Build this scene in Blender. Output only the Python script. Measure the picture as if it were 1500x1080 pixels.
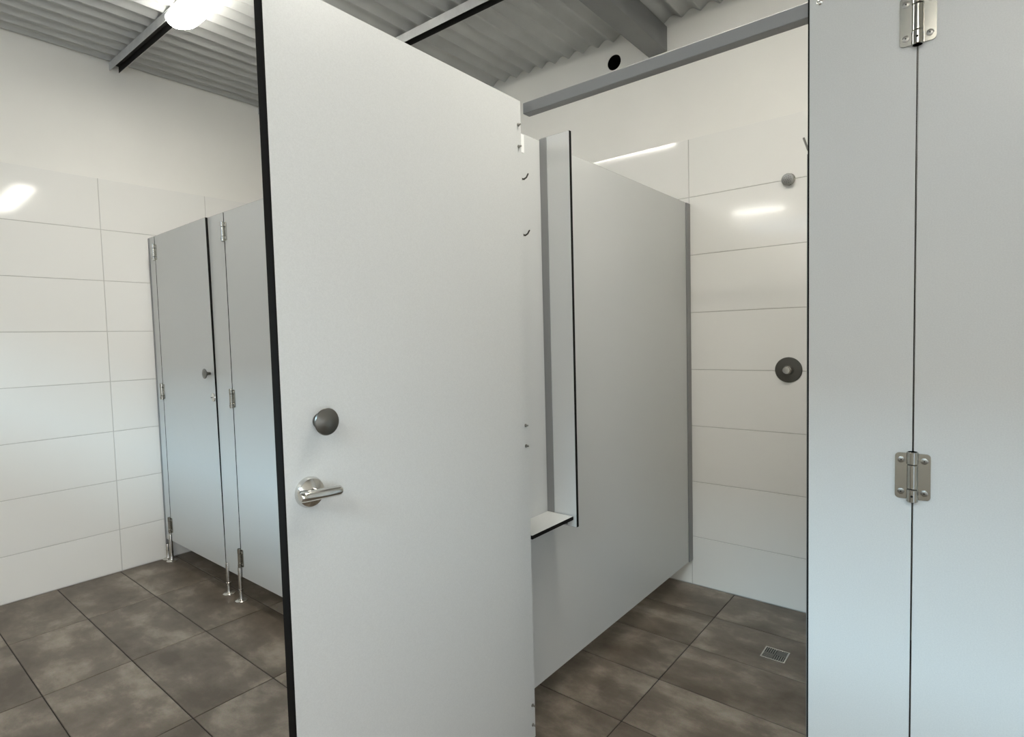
import bpy, bmesh, math, random
from mathutils import Vector, Matrix
random.seed(7)
PI = math.pi
for o in list(bpy.data.objects): bpy.data.objects.remove(o)
S = bpy.context.scene
COL = S.collection

# ------------------------------------------------------------------ camera, world, lights, exposure
cam_d = bpy.data.cameras.new('camera'); cam = bpy.data.objects.new('camera', cam_d); COL.objects.link(cam)
FWD = Vector((-0.630792, 0.77410835, -0.05345759))
RGT = Vector((0.7758297, 0.63041705, -0.02574122))
UPV = Vector((-0.01377408, 0.05771134, 0.99823829))
m = Matrix((RGT, UPV, -FWD)).transposed().to_4x4(); m.translation = Vector((0, 0, 1.3548))
cam.matrix_world = m
cam_d.sensor_fit = 'HORIZONTAL'; cam_d.sensor_width = 36.0; cam_d.lens = 834.76 / 1500 * 36.0
cam_d.clip_start = 0.02
S.camera = cam
S.view_settings.view_transform = 'Standard'; S.view_settings.look = 'None'
S.view_settings.gamma = 1.0; S.view_settings.use_curve_mapping = False
S.view_settings.exposure = 0.45

W = bpy.data.worlds.new('sky'); S.world = W; W.use_nodes = True
bg = W.node_tree.nodes['Background']; bg.inputs[0].default_value = (0.62, 0.78, 1.0, 1); bg.inputs[1].default_value = 2.0

def area(name, loc, target, sx, sy, power, color):
    d = bpy.data.lights.new(name, 'AREA'); d.shape = 'RECTANGLE'; d.size = sx; d.size_y = sy
    d.energy = power; d.color = color
    o = bpy.data.objects.new(name, d); COL.objects.link(o); o.location = loc
    o.rotation_euler = (Vector(target) - Vector(loc)).to_track_quat('-Z', 'Y').to_euler()
    return o
# skylight coming down through the high strip window behind the photographer
area('daylight', (-1.4, -6.3, 4.74), (-1.4, 1.37, 0.75), 7.0, 0.55, 440, (0.50, 0.80, 1.0))
# added fill through an invented doorway in the unseen right-hand wall, brightens +X faces
area('added_side_fill', (3.2, -0.75, 1.35), (-1.0, 0.2, 0.9), 1.4, 2.0, 44, (1.0, 1.0, 0.98))
LAMP = 28.0                                            # brightness of the ceiling batten diffusers

# ------------------------------------------------------------------ materials
MATS = {}
def mat(name, col, rough=0.5, metal=0.0, spec=0.5, noise=None, bump=None, emit=None, vary=0.0, clouds=None):
    M = bpy.data.materials.new(name); M.use_nodes = True; nt = M.node_tree; N = nt.nodes; L = nt.links
    B = N['Principled BSDF']
    B.inputs['Base Color'].default_value = (*col, 1); B.inputs['Roughness'].default_value = rough
    B.inputs['Metallic'].default_value = metal; B.inputs['Specular IOR Level'].default_value = spec
    src = None
    tc = N.new('ShaderNodeTexCoord')
    if clouds:                                          # (second colour, third colour, scale)
        c2, c3, sc = clouds
        info = N.new('ShaderNodeObjectInfo')
        off = N.new('ShaderNodeVectorMath'); off.operation = 'SCALE'; off.inputs[3].default_value = 37.0
        comb = N.new('ShaderNodeCombineXYZ')
        for i in range(3): L.new(info.outputs['Random'], comb.inputs[i])
        L.new(comb.outputs[0], off.inputs[0])
        add = N.new('ShaderNodeVectorMath'); L.new(tc.outputs['Object'], add.inputs[0]); L.new(off.outputs[0], add.inputs[1])
        n1 = N.new('ShaderNodeTexNoise'); n1.inputs['Scale'].default_value = sc; n1.inputs['Detail'].default_value = 9
        n1.inputs['Roughness'].default_value = 0.62; n1.inputs['Distortion'].default_value = 0.12
        mp = N.new('ShaderNodeMapping'); mp.inputs['Scale'].default_value = (1.0, 1.5, 1.0)
        L.new(add.outputs[0], mp.inputs[0]); L.new(mp.outputs[0], n1.inputs['Vector'])
        r = N.new('ShaderNodeValToRGB'); r.color_ramp.elements[0].position = 0.36; r.color_ramp.elements[1].position = 0.67
        r.color_ramp.elements[0].color = (*col, 1); r.color_ramp.elements[1].color = (*c3, 1)
        e = r.color_ramp.elements.new(0.52); e.color = (*c2, 1)
        L.new(n1.outputs['Fac'], r.inputs[0])
        n2 = N.new('ShaderNodeTexNoise'); n2.inputs['Scale'].default_value = 260; n2.inputs['Detail'].default_value = 3
        L.new(tc.outputs['Object'], n2.inputs['Vector'])
        mx = N.new('ShaderNodeMix'); mx.data_type = 'RGBA'; mx.blend_type = 'OVERLAY'; mx.inputs[0].default_value = 0.30
        L.new(r.outputs[0], mx.inputs[6]); L.new(n2.outputs['Color'], mx.inputs[7]); src = mx.outputs[2]
    if noise:                                           # (scale, low, high) multiplies the colour
        sc, lo, hi = noise
        n = N.new('ShaderNodeTexNoise'); n.inputs['Scale'].default_value = sc; n.inputs['Detail'].default_value = 4
        L.new(tc.outputs['Object'], n.inputs['Vector'])
        mr = N.new('ShaderNodeMapRange'); mr.inputs[3].default_value = lo; mr.inputs[4].default_value = hi
        mr.inputs[1].default_value = 0.3; mr.inputs[2].default_value = 0.7
        L.new(n.outputs['Fac'], mr.inputs[0])
        vm = N.new('ShaderNodeVectorMath'); vm.operation = 'SCALE'
        if src: L.new(src, vm.inputs[0])
        else: vm.inputs[0].default_value = col
        L.new(mr.outputs[0], vm.inputs[3]); src = vm.outputs[0]
    if vary:
        info = N.new('ShaderNodeObjectInfo'); mr = N.new('ShaderNodeMapRange')
        mr.inputs[3].default_value = 1 - vary; mr.inputs[4].default_value = 1 + vary
        L.new(info.outputs['Random'], mr.inputs[0])
        vm = N.new('ShaderNodeVectorMath'); vm.operation = 'SCALE'
        if src: L.new(src, vm.inputs[0])
        else: vm.inputs[0].default_value = col
        L.new(mr.outputs[0], vm.inputs[3]); src = vm.outputs[0]
    if src: L.new(src, B.inputs['Base Color'])
    if bump:                                            # (scale, strength, distance)
        n = N.new('ShaderNodeTexNoise'); n.inputs['Scale'].default_value = bump[0]; n.inputs['Detail'].default_value = 2
        L.new(tc.outputs['Object'], n.inputs['Vector'])
        b = N.new('ShaderNodeBump'); b.inputs['Strength'].default_value = bump[1]; b.inputs['Distance'].default_value = bump[2]
        L.new(n.outputs['Fac'], b.inputs['Height']); L.new(b.outputs[0], B.inputs['Normal'])
    if emit:
        B.inputs['Emission Color'].default_value = (*emit[0], 1); B.inputs['Emission Strength'].default_value = emit[1]
    MATS[name] = M
    return M
laminate = mat('grey_compact_laminate', (0.60, 0.61, 0.595), 0.34, noise=(420, 0.96, 1.04), bump=(900, 0.05, 0.0005))
core = mat('black_laminate_core', (0.006, 0.0055, 0.005), 0.75, spec=0.15)
plaster = mat('white_painted_plaster', (0.83, 0.815, 0.765), 0.6, noise=(3, 0.98, 1.02), bump=(160, 0.06, 0.001))
tile_m = mat('glossy_white_tile', (0.83, 0.82, 0.78), 0.075, spec=0.42, vary=0.012)
grout = mat('grey_wall_grout', (0.56, 0.545, 0.51), 0.85)
fgrout = mat('dark_floor_grout', (0.035, 0.03, 0.026), 0.9)
floor_m = mat('brown_grey_stone_tile', (0.090, 0.069, 0.049), 0.42, clouds=((0.150, 0.122, 0.093), (0.285, 0.244, 0.195), 3.6),
              bump=(140, 0.12, 0.001), vary=0.06)
zinc = mat('grey_corrugated_metal', (0.53, 0.54, 0.53), 0.42, metal=0.1, noise=(5, 0.92, 1.06))
steel_paint = mat('grey_painted_steel', (0.20, 0.205, 0.205), 0.5, noise=(9, 0.95, 1.05))
purlin_m = mat('galvanised_purlin', (0.58, 0.585, 0.58), 0.45, metal=0.1, noise=(20, 0.92, 1.05))
purlin_in = mat('shade_dark_channel', (0.025, 0.024, 0.022), 0.7)  # recess shade put into the colour of the channel's inside
alu = mat('grey_anodised_aluminium', (0.27, 0.272, 0.27), 0.42, metal=0.35)
steel = mat('brushed_stainless', (0.62, 0.60, 0.56), 0.26, metal=1.0)
chrome = mat('chrome', (0.70, 0.69, 0.66), 0.12, metal=1.0)
dsteel = mat('dull_stainless', (0.33, 0.32, 0.295), 0.33, metal=1.0)
dark_steel = mat('dark_tarnished_steel', (0.13, 0.125, 0.11), 0.4, metal=1.0)
knob_steel = mat('satin_knob_steel', (0.22, 0.215, 0.20), 0.30, metal=1.0)
black = mat('black_void', (0.004, 0.004, 0.004), 0.8)
tag_m = mat('white_sticker', (0.92, 0.92, 0.90), 0.4)
body_m = mat('white_batten_body', (0.78, 0.78, 0.76), 0.4)
lamp_m = mat('lit_opal_diffuser', (0.9, 0.9, 0.88), 0.4, emit=((1.0, 0.965, 0.885), LAMP))
lamp_m2 = mat('lit_opal_diffuser_boosted_rear', (0.9, 0.9, 0.88), 0.4, emit=((1.0, 0.95, 0.86), LAMP * 1.6))  # emission boosted to brighten the pilaster fronts, same kind of tube
lamp_m3 = mat('lit_opal_diffuser_boosted_shower', (0.9, 0.9, 0.88), 0.4, emit=((1.0, 0.95, 0.86), LAMP * 1.18))  # strength raised above the base lamp to lift the shower back wall
ground_m = mat('concrete_paving', (0.42, 0.42, 0.41), 0.85, noise=(4, 0.9, 1.08))

# ------------------------------------------------------------------ helpers
def link(name, bm, mats, parent=None, smooth=False, loc=(0, 0, 0), rot=(0, 0, 0)):
    me = bpy.data.meshes.new(name)
    bmesh.ops.recalc_face_normals(bm, faces=bm.faces)
    bm.to_mesh(me); bm.free()
    for mt in (mats if isinstance(mats, (list, tuple)) else [mats]): me.materials.append(mt)
    if smooth:
        for p in me.polygons: p.use_smooth = True
        me.set_sharp_from_angle(angle=math.radians(38))
    o = bpy.data.objects.new(name, me); COL.objects.link(o)
    o.location = loc; o.rotation_euler = rot
    if parent: o.parent = parent
    return o
def tag(o, label, cat, group=None):
    o['label'] = label; o['category'] = cat
    if group: o['group'] = group
    return o
def thing(name, label, cat, loc=(0, 0, 0), rotz=0.0, group=None):
    o = bpy.data.objects.new(name, None); COL.objects.link(o); o.empty_display_size = 0.05
    o.location = loc; o.rotation_euler = (0, 0, rotz)
    return tag(o, label, cat, group)
def box(bm, x0, x1, y0, y1, z0, z1, bev=0.0, seg=1, mi=0):
    t = bmesh.new()
    bmesh.ops.create_cube(t, size=1.0)
    for v in t.verts:
        v.co = Vector(((x0 + x1) / 2 + v.co.x * (x1 - x0), (y0 + y1) / 2 + v.co.y * (y1 - y0), (z0 + z1) / 2 + v.co.z * (z1 - z0)))
    if bev: bmesh.ops.bevel(t, geom=t.edges[:], offset=bev, segments=seg, affect='EDGES', profile=0.5)
    join(bm, t, mi)
def join(bm, t, mi=None, M=None):
    if M is not None: t.transform(M)
    vm = {v: bm.verts.new(v.co) for v in t.verts}
    for f in t.faces:
        nf = bm.faces.new([vm[v] for v in f.verts]); nf.material_index = f.material_index if mi is None else mi
    t.free()
AX = {'x': Matrix.Rotation(PI / 2, 4, 'Y'), 'y': Matrix.Rotation(-PI / 2, 4, 'X'), 'z': Matrix.Identity(4)}
AX['-y'] = Matrix.Rotation(PI / 2, 4, 'X'); AX['-x'] = Matrix.Rotation(-PI / 2, 4, 'Y')
def lathe(bm, prof, c=(0, 0, 0), axis='z', n=24, mi=0):
    """profile [(radius, height)...] turned about an axis through c; open ends are capped"""
    t = bmesh.new(); rings = []
    for r, h in prof:
        if r < 1e-6: rings.append([t.verts.new((0, 0, h))])
        else: rings.append([t.verts.new((r * math.cos(2 * PI * k / n), r * math.sin(2 * PI * k / n), h)) for k in range(n)])
    for a, b in zip(rings, rings[1:]):
        if len(a) == 1 and len(b) == 1: continue
        for k in range(n):
            k2 = (k + 1) % n
            if len(a) == 1: t.faces.new((a[0], b[k], b[k2]))
            elif len(b) == 1: t.faces.new((a[k], a[k2], b[0]))
            else: t.faces.new((a[k], a[k2], b[k2], b[k]))
    for rg in (rings[0], rings[-1]):
        if len(rg) > 2: t.faces.new(rg)
    bmesh.ops.recalc_face_normals(t, faces=t.faces)
    join(bm, t, mi, Matrix.Translation(c) @ AX[axis])
def tube(bm, pts, r, n=10, mi=0):
    t = bmesh.new(); rings = []; P = [Vector(p) for p in pts]
    for i, p in enumerate(P):
        d = (P[min(i + 1, len(P) - 1)] - P[max(i - 1, 0)]).normalized()
        a = d.orthogonal().normalized() if i == 0 else (a - d * a.dot(d)).normalized()
        b = d.cross(a)
        rr = r[i] if isinstance(r, (list, tuple)) else r
        rings.append([t.verts.new(p + (a * math.cos(2 * PI * k / n) + b * math.sin(2 * PI * k / n)) * rr) for k in range(n)])
    for u, v in zip(rings, rings[1:]):
        for k in range(n): t.faces.new((u[k], u[(k + 1) % n], v[(k + 1) % n], v[k]))
    t.faces.new(rings[0]); t.faces.new(rings[-1])
    bmesh.ops.recalc_face_normals(t, faces=t.faces)
    join(bm, t, mi)
def panel_bm(x0, x1, y0, y1, z0, z1, thin):
    """compact laminate board: grey faces, black core showing on chamfered edges"""
    bm = bmesh.new()
    box(bm, x0, x1, y0, y1, z0, z1, 0.0009)
    bmesh.ops.recalc_face_normals(bm, faces=bm.faces)
    for f in bm.faces: f.material_index = 0 if abs(f.normal[thin]) > 0.9 else 1
    return bm
def panel(name, x0, x1, y0, y1, z0, z1, thin, parent=None):
    return link(name, panel_bm(x0, x1, y0, y1, z0, z1, thin), [laminate, core], parent)
def structure(o): o['kind'] = 'structure'; return o

# ------------------------------------------------------------------ measured layout (metres)
XL, YB, YF, XP = -4.013, 2.939, 1.368, -1.173      # left wall, back wall, cubicle fronts, shower partition
XR, YN, ZC = 1.40, -2.30, 3.05                       # right wall, front wall, ceiling
TH = 0.013
def ceil_z(x): return 3.048 - 0.021 * (x - XL)

# ------------------------------------------------------------------ floor
bm = bmesh.new(); box(bm, XL - 0.15, XR + 0.15, YN - 0.15, YB + 0.15, -0.12, -0.0025)
floor = structure(link('floor', bm, fgrout))
GX, TX, GY, TY, G = -3.443, 0.6235, 0.495, 0.307, 0.0022
i0 = math.floor((XL - GX) / TX); i1 = math.ceil((XR - GX) / TX); j0 = math.floor((YN - GY) / TY); j1 = math.ceil((YB - GY) / TY)
cache = {}
for i in range(i0, i1):
    for j in range(j0, j1):
        xa, xb = max(GX + i * TX, XL), min(GX + (i + 1) * TX, XR)
        ya, yb = max(GY + j * TY, YN), min(GY + (j + 1) * TY, YB)
        if xb - xa < 0.02 or yb - ya < 0.02: continue
        w, d = xb - xa - 2 * G, yb - ya - 2 * G
        key = (round(w, 4), round(d, 4))
        if key not in cache:
            b = bmesh.new(); box(b, -w / 2, w / 2, -d / 2, d / 2, -0.012, 0.0, 0.001)
            o = link('floor_tile', b, floor_m, floor); cache[key] = o.data
        else:
            o = bpy.data.objects.new('floor_tile', cache[key]); COL.objects.link(o); o.parent = floor
        o.location = ((xa + xb) / 2, (ya + yb) / 2, random.uniform(-0.0004, 0.0004))

# ------------------------------------------------------------------ walls
TT = 0.009                                            # tile thickness proud of the render
def tile_wall(wall, axis, face, u0, u1, ustart, z1st, rows, sign, gap=0.0018):
    """600 x 300 tiles as parts of a wall; face = plane of the tile faces"""
    meshes = {}
    k0 = math.floor((u0 - ustart) / 0.6); k1 = math.ceil((u1 - ustart) / 0.6)
    for k in range(k0, k1):
        ua, ub = max(ustart + k * 0.6, u0), min(ustart + (k + 1) * 0.6, u1)
        if ub - ua < 0.02: continue
        for r in range(rows):
            za = 0.001 if r == 0 else z1st + 0.3 * (r - 1); zb = z1st + 0.3 * r
            w, h = ub - ua - 2 * gap, zb - za - 2 * gap
            key = (round(w, 4), round(h, 4))
            if key not in meshes:
                b = bmesh.new()
                if axis == 'y': box(b, -TT / 2, TT / 2, -w / 2, w / 2, -h / 2, h / 2, 0.0008)
                else: box(b, -w / 2, w / 2, -TT / 2, TT / 2, -h / 2, h / 2, 0.0008)
                o = link('wall_tile', b, tile_m, wall); meshes[key] = o.data
            else:
                o = bpy.data.objects.new('wall_tile', meshes[key]); COL.objects.link(o); o.parent = wall
            c = face - sign * TT / 2
            o.location = (c, (ua + ub) / 2, (za + zb) / 2) if axis == 'y' else ((ua + ub) / 2, c, (za + zb) / 2)
def wall_mesh(name, boxes, mats):
    bm = bmesh.new()
    for b in boxes: box(bm, *b[:6], mi=b[6] if len(b) > 6 else 0)
    return structure(link(name, bm, mats))
ZL, ZB = 0.2557, 0.2637
wl = wall_mesh('wall_left', [(XL - 0.15, XL - 0.003, YN, YB + 0.15, -0.1, ZL + 2.1 - 0.002, 1), (XL - 0.15, XL - 0.0055, YN, YB + 0.15, ZL + 2.1 - 0.002, 3.25, 0)], [plaster, grout])
tile_wall(wl, 'y', XL, YN, YB, 1.1193, ZL, 8, 1)
# back wall: render above the tiles has a round vent opening cut right through
bm = bmesh.new()
box(bm, XL - 0.0, XR, YB + 0.003, YB + 0.15, -0.1, ZB + 2.1 - 0.002, mi=1)
yb0 = YB + 0.0055; zt0, zt1 = ZB + 2.1 - 0.002, 3.25
HC, HR = (-1.600, 2.888), 0.046
t = bmesh.new()
cs = [t.verts.new((x, yb0, z)) for x, z in ((XL, zt0), (XR, zt0), (XR, zt1), (XL, zt1))]
ring = [t.verts.new((HC[0] + HR * math.cos(2 * PI * k / 32), yb0, HC[1] + HR * math.sin(2 * PI * k / 32))) for k in range(32)]
ed = [t.edges.new((cs[k], cs[(k + 1) % 4])) for k in range(4)] + [t.edges.new((ring[k], ring[(k + 1) % 32])) for k in range(32)]
bmesh.ops.triangle_fill(t, edges=ed, use_beauty=True)
ring2 = [t.verts.new((v.co.x, YB + 0.14, v.co.z)) for v in ring]
for k in range(32): f = t.faces.new((ring[k], ring[(k + 1) % 32], ring2[(k + 1) % 32], ring2[k])); f.material_index = 2
f = t.faces.new(ring2); f.material_index = 2
cb = [t.verts.new((v.co.x, YB + 0.15, v.co.z)) for v in cs]
for k in range(4): t.faces.new((cs[k], cs[(k + 1) % 4], cb[(k + 1) % 4], cb[k]))
t.faces.new(cb)
join(bm, t)
wb = structure(link('wall_back', bm, [plaster, grout, black]))
tile_wall(wb, 'x', YB, XL, XR, -1.1734, ZB, 8, -1)
bm = bmesh.new()
lathe(bm, [(HR - 0.004, 0.0), (HR + 0.004, 0.0), (HR + 0.004, 0.004), (HR - 0.004, 0.004)], (HC[0], yb0 + 0.002, HC[1]), '-y', 32)
# turn the capped ring into an open collar
bmesh.ops.delete(bm, geom=[f for f in bm.faces if len(f.verts) > 8], context='FACES')
link('vent_collar', bm, plaster, wb, True)
wall_mesh('wall_right', [(XR, XR + 0.15, YN, -1.35, -0.1, 3.25), (XR, XR + 0.15, -0.15, YB + 0.15, -0.1, 3.25), (XR, XR + 0.15, -1.35, -0.15, 2.15, 3.25),
                         (XR, XR + 0.15, -1.35, -0.15, -0.1, -0.001)], [plaster])  # unseen doorway opening, added to let the side fill in
# wall behind the photographer: a high strip window lets the daylight in
wall_mesh('wall_front', [(XL - 0.15, XR + 0.15, YN - 0.15, YN, -0.1, 2.48), (XL - 0.15, -3.6, YN - 0.15, YN, 2.48, 3.25),
                         (-3.6, 1.2, YN - 0.15, YN, 2.84, 3.25), (1.2, XR + 0.15, YN - 0.15, YN, 2.48, 3.25)], [plaster])
bm = bmesh.new(); box(bm, -9, 7, -9, YN - 0.15, -0.12, -0.02); box(bm, XR + 0.15, 7, YN - 0.15, YB + 0.15, -0.12, -0.02)
structure(link('ground', bm, ground_m))

# ------------------------------------------------------------------ ceiling: corrugated sheet, purlins, rafter
bm = bmesh.new(); PIT = 0.0995; AMP = 0.0145; SUB = 16
nx = int((XR + 0.1 - (XL - 0.1)) / PIT * SUB)
lo, hi = [], []
for k in range(nx + 1):
    x = XL - 0.1 + k * PIT / SUB
    ph = PI * (x + 2.20) / PIT                        # ridges a little sharper on the underside
    z = ceil_z(x) + AMP * (1 - math.cos(2 * ph)) * 0.35 + 2 * AMP * 0.65 * math.sqrt(math.sin(ph) ** 2 + 0.006)
    lo.append((bm.verts.new((x, YN - 0.1, z)), bm.verts.new((x, YB + 0.1, z))))
    hi.append((bm.verts.new((x, YN - 0.1, z + 0.004)), bm.verts.new((x, YB + 0.1, z + 0.004))))
for k in range(nx):
    bm.faces.new((lo[k][0], lo[k + 1][0], lo[k + 1][1], lo[k][1])); bm.faces.new((hi[k][0], hi[k][1], hi[k + 1][1], hi[k + 1][0]))
    for e in (0, 1): bm.faces.new((lo[k][e], lo[k + 1][e], hi[k + 1][e], hi[k][e]))
for k in (0, nx): bm.faces.new((lo[k][0], lo[k][1], hi[k][1], hi[k][0]))
ceiling = structure(link('ceiling', bm, zinc, None, True))
for yp in (-1.507, -0.60, 0.31, 1.215, 2.122):                 # channel section purlins: web, bottom flange, lip
    bm = bmesh.new(); L0 = XL - 0.02; L1 = XR
    H = 0.044; wd = 0.052
    def zz(x, dz): return ceil_z(x) + dz
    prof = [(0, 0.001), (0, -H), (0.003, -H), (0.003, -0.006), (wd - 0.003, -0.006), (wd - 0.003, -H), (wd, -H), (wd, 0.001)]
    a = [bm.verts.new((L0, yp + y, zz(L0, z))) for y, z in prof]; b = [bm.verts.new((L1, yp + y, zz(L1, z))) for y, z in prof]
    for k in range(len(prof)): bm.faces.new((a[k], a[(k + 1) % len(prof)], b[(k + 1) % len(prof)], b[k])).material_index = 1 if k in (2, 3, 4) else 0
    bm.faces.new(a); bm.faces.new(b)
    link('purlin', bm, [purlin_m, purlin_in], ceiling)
bm = bmesh.new(); box(bm, -1.392, -1.286, YN, YB + 0.02, 2.846, 2.975, 0.004, 2)
tag(structure(link('steel_rafter', bm, steel_paint, None, True)), 'thick grey painted steel beam under the corrugated roof meeting the back wall', 'beam')

# ------------------------------------------------------------------ ceiling battens (fluorescent style)
def batten(x0, x1, y, label, dm=None):
    zt = ceil_z((x0 + x1) / 2) - 0.0455
    o = thing('ceiling_light', label, 'light', ((x0 + x1) / 2, y, zt))
    o.rotation_euler = (0, math.atan(0.021), 0); h = (x1 - x0) / 2
    b = bmesh.new(); box(b, -h + 0.02, h - 0.02, -0.045, 0.045, -0.014, 0.0, 0.004, 2); link('light_body', b, body_m, o, True)
    # opal diffuser: rounded trough with round ends
    b = bmesh.new(); wid, dep, R = 0.070, 0.030, 0.090; secs = []
    def sec(x, s):
        return [b.verts.new((x, wid * s * math.cos(a), -0.008 - dep * (0.35 + 0.65 * s) * math.sin(a))) for a in [PI * k / 12 for k in range(13)]]
    xs = [(-h + R * (1 - math.cos(a)), max(0.12, math.sin(a))) for a in [PI / 2 * k / 6 for k in range(7)]]
    xs += [(-x, s) for x, s in reversed(xs)]
    for x, s in xs: secs.append(sec(x, s))
    for u, v in zip(secs, secs[1:]):
        for k in range(12): b.faces.new((u[k], u[k + 1], v[k + 1], v[k]))
        b.faces.new((u[0], v[0], v[12], u[12]))
    b.faces.new(secs[0]); b.faces.new(secs[-1])
    link('diffuser', b, dm or lamp_m, o, True)
    return o
batten(-3.160, -1.960, 1.255, 'lit white ceiling batten light with rounded end under the metal roof')
batten(-0.98, 0.22, 1.40, 'lit white batten light above the shower front', lamp_m3)
batten(-0.1, 1.1, -1.25, 'lit white batten light near the high window, on the right', lamp_m2)
batten(-2.58, -1.93, -2.12, 'lit white batten light near the high window, on the left')

# ------------------------------------------------------------------ hardware builders
HZ = 0.092
def hinge_bm(leaves='both', kn=True):
    """butt hinge in the x-z plane, mounting face y=0, front towards -y"""
    b = bmesh.new()
    def leaf(s):
        t = bmesh.new(); box(t, 0.004, 0.029, -0.0035, 0.0, -HZ / 2, HZ / 2)
        ed = [e for e in t.edges if all(v.co.x > 0.02 for v in e.verts) and abs(e.verts[0].co.y - e.verts[1].co.y) > 0.001]
        bmesh.ops.bevel(t, geom=ed, offset=0.007, segments=4, affect='EDGES', profile=0.5)
        if s < 0:
            for v in t.verts: v.co.x *= -1
        join(b, t, 0)
        for z in (-0.032, 0.032): lathe(b, [(0.0062, 0.0), (0.0060, 0.0009), (0.004, 0.0016), (0.0, 0.0018)], (s * 0.019, -0.0035, z), '-y', 12, 1)
        for z in (-0.032, 0.032): lathe(b, [(0.0014, 0.0), (0.0014, 0.0003)], (s * 0.019, -0.0052, z), '-y', 6, 2)
    if leaves in ('both', 'left'): leaf(-1)
    if leaves in ('both', 'right'): leaf(1)
    if kn:
        k = HZ / 2 + 0.004
        for za, zb, r in ((-k, -k * 0.5, 0.0098), (-k * 0.5 + 0.001, k * 0.5 - 0.001, 0.0090), (k * 0.5, k, 0.0098)):
            lathe(b, [(r - 0.001, za), (r, za + 0.001), (r, zb - 0.001), (r - 0.001, zb)], (0, -0.0080, 0), 'z', 22, 0)
        lathe(b, [(0.0080, -k), (0.0080, k)], (0, -0.0080, 0), 'z', 14, 2)
        lathe(b, [(0.0022, 0.0), (0.0022, 0.0006)], (0, -0.0080 - 0.0096, -k * 0.75), '-y', 8, 2)
    return b
HM = [mat('polished_hinge_steel', (0.42, 0.41, 0.37), 0.15, metal=1.0), dsteel, black]
def knob(parent, x, y, z, axis, ln=0.030):
    """hat and coat buffer knob: stem and mushroom head"""
    o = link('knob', (lambda b: (lathe(b, [(0.016, 0), (0.016, 0.003), (0.0075, 0.005), (0.0075, ln - 0.012), (0.014, ln - 0.002), (0.0265, ln + 0.005), (0.0277, ln + 0.008), (0.0265, ln + 0.010), (0.013, ln + 0.0150), (0.0, ln + 0.019)], (x, y, z), axis, 28), b)[1])(bmesh.new()), knob_steel, parent, True)
    return o
def door(name, label, loc, w, z0, z1, hz, hand_gap=0.004, rotz=0.0, opened=False, lock=True, group=None):
    d = thing(name, label, 'door', loc, rotz, group)
    panel('door_panel', hand_gap, w, 0.0, TH, z0, z1, 1, d)
    for z in hz:
        if opened: b = hinge_bm('right')
        else: b = hinge_bm('both')
        link('hinge', b, HM, d, True, (0, 0, z))
        if opened:
            for dz in (-0.031, 0.031):               # through bolts showing on the inside by the hinge edge
                b = bmesh.new(); lathe(b, [(0.005, 0), (0.005, 0.002), (0.0025, 0.003), (0.0025, 0.010), (0.0, 0.011)], (0.018, TH, z + dz), 'y', 10)
                link('hinge_bolt', b, dsteel, d, True)
    return d

# ------------------------------------------------------------------ toilet cubicle fronts (left)
ZT, Z0 = 2.034, 0.128
def post_leg(parent, x, ztop, y=-0.002):
    b = bmesh.new()
    lathe(b, [(0.031, 0.0), (0.031, 0.003), (0.026, 0.007), (0.013, 0.010), (0.0112, 0.014), (0.0112, 0.060), (0.0122, 0.061), (0.0122, 0.064), (0.0108, 0.065), (0.0108, ztop - 0.004), (0.0095, ztop)], (x, y, 0.0), 'z', 20)
    return link('leg', b, steel, parent, True)
def pilaster(label, x0, x1, z0, z1, legs, leaf=None):
    p = thing('pilaster', label, 'panel', ((x0 + x1) / 2, YF, 0))
    c = (x0 + x1) / 2
    panel('pilaster_board', x0 - c, x1 - c, 0, TH, z0, z1, 1, p)
    for x, zt in legs: post_leg(p, x - c, zt)
    return p
p0 = pilaster('narrow grey filler panel between the white tiled wall and the first toilet door', -4.000, -3.9195, Z0, ZT, [(-3.988, 0.10), (-3.931, 0.172)])
b = bmesh.new(); box(b, -0.0535, -0.0385, -0.004, 0.026, 0.03, ZT - 0.002, 0.001); link('wall_channel', b, alu, p0)
pilaster('grey panel on two steel post feet between the two toilet doors', -3.168, -2.992, Z0, ZT, [(-3.148, 0.172), (-3.006, 0.185)])
pilaster('grey panel on steel feet between toilet doors behind the open shower door', -2.235, -2.062, Z0, ZT, [(-2.215, 0.172), (-2.080, 0.185)])
HL = (1.935, 1.079, 0.235)
def toilet_door(label, x0, w, twist=0.0):
    d = door('toilet_door', label, (x0, YF, 0), w, Z0 + 0.004, ZT, HL, group='grey toilet cubicle doors')
    knob(d, w - 0.052, 0, 1.205, '-y')
    b = bmesh.new(); lathe(b, [(0.026, 0), (0.026, 0.004), (0.023, 0.010), (0.012, 0.015), (0.0, 0.016)], (w - 0.030, 0, 1.075), '-y', 26)
    l = link('lock_indicator', b, chrome, d, True)
    b = bmesh.new(); box(b, w - 0.0385, w - 0.0215, -0.0175, -0.0135, 1.0735, 1.0765); link('coin_slot', b, black, l)
    if twist:                                            # the board is slightly twisted: its free top corner stands proud
        for v in d.children[0].data.vertices:
            v.co.y -= twist * max(0.0, v.co.x / w) * (0.12 + 0.88 * (v.co.z - Z0) / (ZT - Z0))
    return d
toilet_door('closed grey toilet door nearest the left tiled wall, with knob and round lock', -3.9175, 0.7475, 0.013)
toilet_door('closed grey toilet door partly hidden by the open shower door edge', -2.990, 0.7520)
toilet_door('closed grey toilet door fully behind the open shower door', -2.060, 0.7400)
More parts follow.
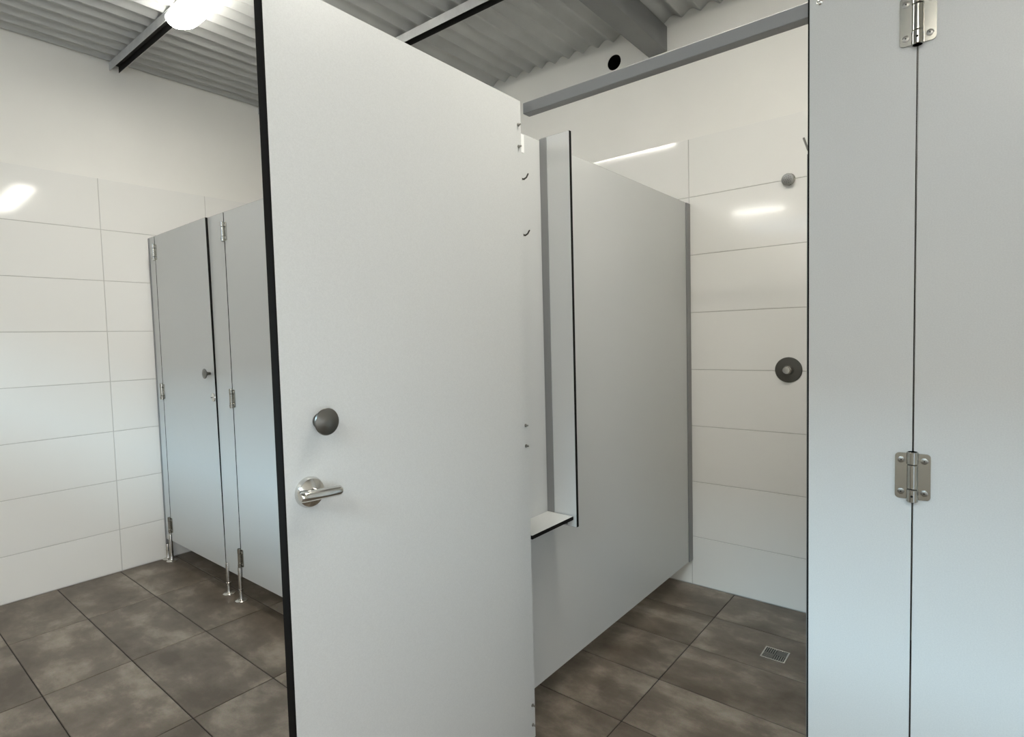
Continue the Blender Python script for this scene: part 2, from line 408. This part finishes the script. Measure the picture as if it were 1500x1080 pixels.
for x, lb in ((-3.085, 'grey dividing panel between the first two toilet cubicles'), (-2.150, 'grey dividing panel between second and third toilet cubicles')):
    q = thing('dividing_panel', lb, 'panel', (x, YF + TH, 0))
    panel('divider_board', -TH / 2, TH / 2, 0.002, YB - YF - TH - 0.012, 0.138, 2.029, 0, q)
    b = bmesh.new(); box(b, -0.016, 0.016, YB - YF - TH - 0.026, YB - YF - TH - 0.002, 0.138, 2.029, 0.001); link('wall_channel', b, alu, q)

# ------------------------------------------------------------------ shower: left pilaster, partition, niche
ps = pilaster('grey pilaster the open shower door is hung on', -1.312, -1.070, Z0, 2.045, [(-1.290, 0.172)])
for z in (1.942, 1.062, 0.196):
    c = (-1.312 - 1.070) / 2
    link('hinge_leaf', hinge_bm('left', False), HM, ps, True, (-1.062 - c, 0, z))
pp = thing('shower_partition', 'long grey partition panel on the left side of the open shower', 'partition', (XP, YF + TH, 0))
L = YB - YF - TH
panel('partition_board', -TH, 0.0, 0.001, L - 0.006, 0.136, 2.030, 0, pp)
b = bmesh.new()
box(b, 0.0, 0.006, L - 0.050, L - 0.002, 0.136, 2.029, 0.001); box(b, -TH - 0.006, -TH, L - 0.050, L - 0.002, 0.136, 2.029, 0.001)
link('wall_channel', b, alu, pp)
for z in (1.878, 1.696):                               # coat hooks on the near end, inside the niche
    b = bmesh.new(); y = 0.124
    lathe(b, [(0.011, 0), (0.011, 0.003), (0.006, 0.006)], (0.0, y, z), 'x', 14)
    tube(b, [(0.004, y, z), (0.018, y, z - 0.005), (0.028, y, z - 0.001), (0.036, y, z + 0.010)], [0.003, 0.003, 0.0027, 0.0023], 8)
    link('coat_hook', b, dark_steel, pp, True)
b = bmesh.new(); box(b, 0.0, 0.0012, 0.104, 0.151, 1.966, 2.026, 0.0003)
o = link('sticker', b, tag_m, pp); o['label'] = 'small white rectangular tag'
nc = thing('changing_niche', 'grey upright divider with a small shelf in the shower entry', 'shelf', (XP, 1.621, 0))
panel('divider_board', 0.003, 0.121, 0.0, TH, 0.700, 2.036, 1, nc)
b = bmesh.new(); box(b, 0.0005, 0.030, -0.003, 0.0, 0.738, 2.033, 0.0006); box(b, 0.0005, 0.003, -0.030, 0.0, 0.738, 2.033, 0.0004)
bmesh.ops.delete(b, geom=[v for v in b.verts if v.co.y < -0.0035], context='VERTS')
link('corner_angle', b, alu, nc)
b = panel_bm(0.001, 0.110, -0.238, -0.0035, 0.7255, 0.738, 2)
link('shelf_board', b, [laminate, core], nc)
b = bmesh.new(); box(b, 0.060, 0.085, -0.026, -0.001, 0.7225, 0.7255, 0.0005); box(b, 0.060, 0.085, -0.004, -0.001, 0.705, 0.7255, 0.0005)
link('shelf_bracket', b, dsteel, nc)

# ------------------------------------------------------------------ the open shower door
sd = door('shower_door', 'large pale grey shower door standing wide open with lever lock and knob', (-1.0545, 1.352, 0), 0.791, 0.120, 2.045,
          (1.942, 1.062, 0.196), rotz=math.radians(-89.2), opened=True)
b = bmesh.new(); box(b, 0.7912, 0.7926, -0.012, TH - 0.0006, 0.121, 2.0445, 0.0003); box(b, 0.770, 0.7912, -0.012, -0.0003, 0.121, 2.0445, 0.0006)
link('edge_seal', b, core, sd)
knob(sd, 0.709, TH, 1.197, 'y', 0.018)
b = bmesh.new(); lathe(b, [(0.031, 0), (0.031, 0.004), (0.028, 0.011), (0.015, 0.018), (0.011, 0.019), (0.011, 0.034)], (0.740, TH, 1.058), 'y', 30)
lk = link('lock_rose', b, chrome, sd, True)
b = bmesh.new()
P0, P1 = Vector((0.781, TH + 0.037, 1.061)), Vector((0.690, TH + 0.037, 1.056))
tube(b, [P0 + (P1 - P0) * s for s in (0, 0.03, 0.08, 0.92, 0.97, 1.0)], [0.0075, 0.0097, 0.0105, 0.0105, 0.0097, 0.0075], 16)
link('lever', b, chrome, lk, True)
b = bmesh.new(); lathe(b, [(0.016, 0), (0.016, 0.004), (0.010, 0.008), (0.0, 0.009)], (0.740, 0, 1.058), '-y', 20); link('lock_indicator', b, chrome, sd, True)

# ------------------------------------------------------------------ headrail over the shower opening
bm = bmesh.new(); box(bm, -1.058, 0.62, YF + TH, YF + TH + 0.031, 2.021, 2.053, 0.0015)
tag(link('head_rail', bm, alu), 'dark grey aluminium head rail spanning the top of the shower opening', 'rail')

# ------------------------------------------------------------------ right pilaster and second shower door
pr = pilaster('wide grey pilaster on the right of the shower opening, with screws at top', -0.2820, -0.0944, 0.120, 2.075, [(-0.262, 0.172), (-0.112, 0.185)])
c = (-0.2820 - 0.0944) / 2
b = bmesh.new(); box(b, -0.2885 - c, -0.262 - c, TH, TH + 0.006, 0.125, 1.735, 0.0008); link('door_stop', b, alu, pr)
b = bmesh.new(); box(b, -0.2845 - c, -0.2822 - c, 0.0006, TH, 0.121, 2.0745, 0.0003); link('edge_seal', b, core, pr)
b = bmesh.new(); lathe(b, [(0.0062, 0), (0.0062, 0.001), (0.004, 0.003), (0.0, 0.0035)], (-0.2615 - c, 0, 2.037), '-y', 14); link('screw', b, chrome, pr, True)
b = bmesh.new()
tube(b, [(-0.275 - c, TH + 0.007, 1.735), (-0.277 - c, TH + 0.022, 1.738), (-0.2925 - c, TH + 0.030, 1.752), (-0.3025 - c, TH + 0.034, 1.781)], [0.004, 0.003, 0.0024, 0.0022], 8)
box(b, -0.285 - c, -0.265 - c, TH + 0.005, TH + 0.009, 1.722, 1.752, 0.001)
link('coat_hook', b, dsteel, pr, True)
door('shower_door', 'closed grey shower door at the right edge hung on two butt hinges', (-0.0938, YF, 0), 0.75, 0.120, 2.060, (1.942, 1.060, 0.196), hand_gap=0.0006)
pilaster('grey pilaster beyond the closed right-hand shower door', 0.660, 0.86, 0.120, 2.060, [(0.84, 0.172)])
q = thing('shower_partition', 'grey partition panel closing the right side of the open shower', 'partition', (-0.185, YF + TH, 0))
panel('partition_board', -TH, 0.0, 0.034, L - 0.006, 0.136, 2.018, 0, q)

# ------------------------------------------------------------------ shower fittings
o = thing('shower_rose', 'small round chrome shower rose high on the back wall tiles', 'shower head', (-0.690, YB, 2.063))
b = bmesh.new(); lathe(b, [(0.028, 0), (0.028, 0.004), (0.022, 0.010), (0.013, 0.014)], (0, 0, 0), '-y', 26); link('wall_flange', b, chrome, o, True)
b = bmesh.new(); R = Matrix.Rotation(math.radians(9), 4, 'X')
lathe(b, [(0.013, 0.003), (0.020, 0.010), (0.0265, 0.020), (0.0275, 0.027), (0.0255, 0.031), (0.021, 0.0320), (0.0, 0.0310)], (0, 0, 0), '-y', 26)
b.transform(R); hd = link('rose_head', b, dsteel, o, True)
b = bmesh.new()
for rr, nn in ((0.0, 1), (0.008, 6), (0.0155, 10)):
    for k in range(nn): lathe(b, [(0.0016, 0.0310), (0.0014, 0.0332)], (rr * math.cos(2 * PI * k / nn), 0, rr * math.sin(2 * PI * k / nn)), '-y', 6)
b.transform(R); link('spray_nozzles', b, black, hd)
o = thing('shower_mixer', 'round dark metal shower push valve at waist height on the back wall', 'tap', (-0.6915, YB, 1.169))
b = bmesh.new(); lathe(b, [(0.0605, 0), (0.0605, 0.003), (0.058, 0.006), (0.024, 0.008), (0.022, 0.012)], (0, 0, 0), '-y', 40); link('wall_plate', b, dark_steel, o, True)
b = bmesh.new(); lathe(b, [(0.019, 0.010), (0.019, 0.032), (0.0175, 0.034), (0.0165, 0.034), (0.0165, 0.050), (0.015, 0.053), (0.0, 0.054)], (0, 0, 0), '-y', 26); link('push_button', b, steel, o, True)

# floor drain with a four-way slotted grate
o = thing('floor_drain', 'small square metal drain grate set in the dark shower floor', 'drain', (-0.635, 2.475, 0.0))
b = bmesh.new(); hw = 0.048; ft = 0.006
for a in ((-hw, hw, -hw, -hw + ft), (-hw, hw, hw - ft, hw), (-hw, -hw + ft, -hw + ft, hw - ft), (hw - ft, hw, -hw + ft, hw - ft)): box(b, *a, 0.0002, 0.0022, 0.0003)
link('drain_frame', b, steel, o)
b = bmesh.new(); box(b, -hw + ft, hw - ft, -hw + ft, hw - ft, 0.0002, 0.0008); link('drain_sump', b, black, o)
b = bmesh.new()
for qx, qy, vert in ((-1, -1, 0), (1, -1, 1), (1, 1, 0), (-1, 1, 1)):
    for k in range(5):
        u0 = 0.0015 + k * 0.0082; u1 = u0 + 0.0047
        xa, xb, ya, yb_ = (u0, u1, 0.001, 0.0415) if vert else (0.001, 0.0415, u0, u1)
        xs = sorted((qx * xa, qx * xb)); ys = sorted((qy * ya, qy * yb_)); box(b, xs[0], xs[1], ys[0], ys[1], 0.0008, 0.002)
link('grate_bars', b, dsteel, o)
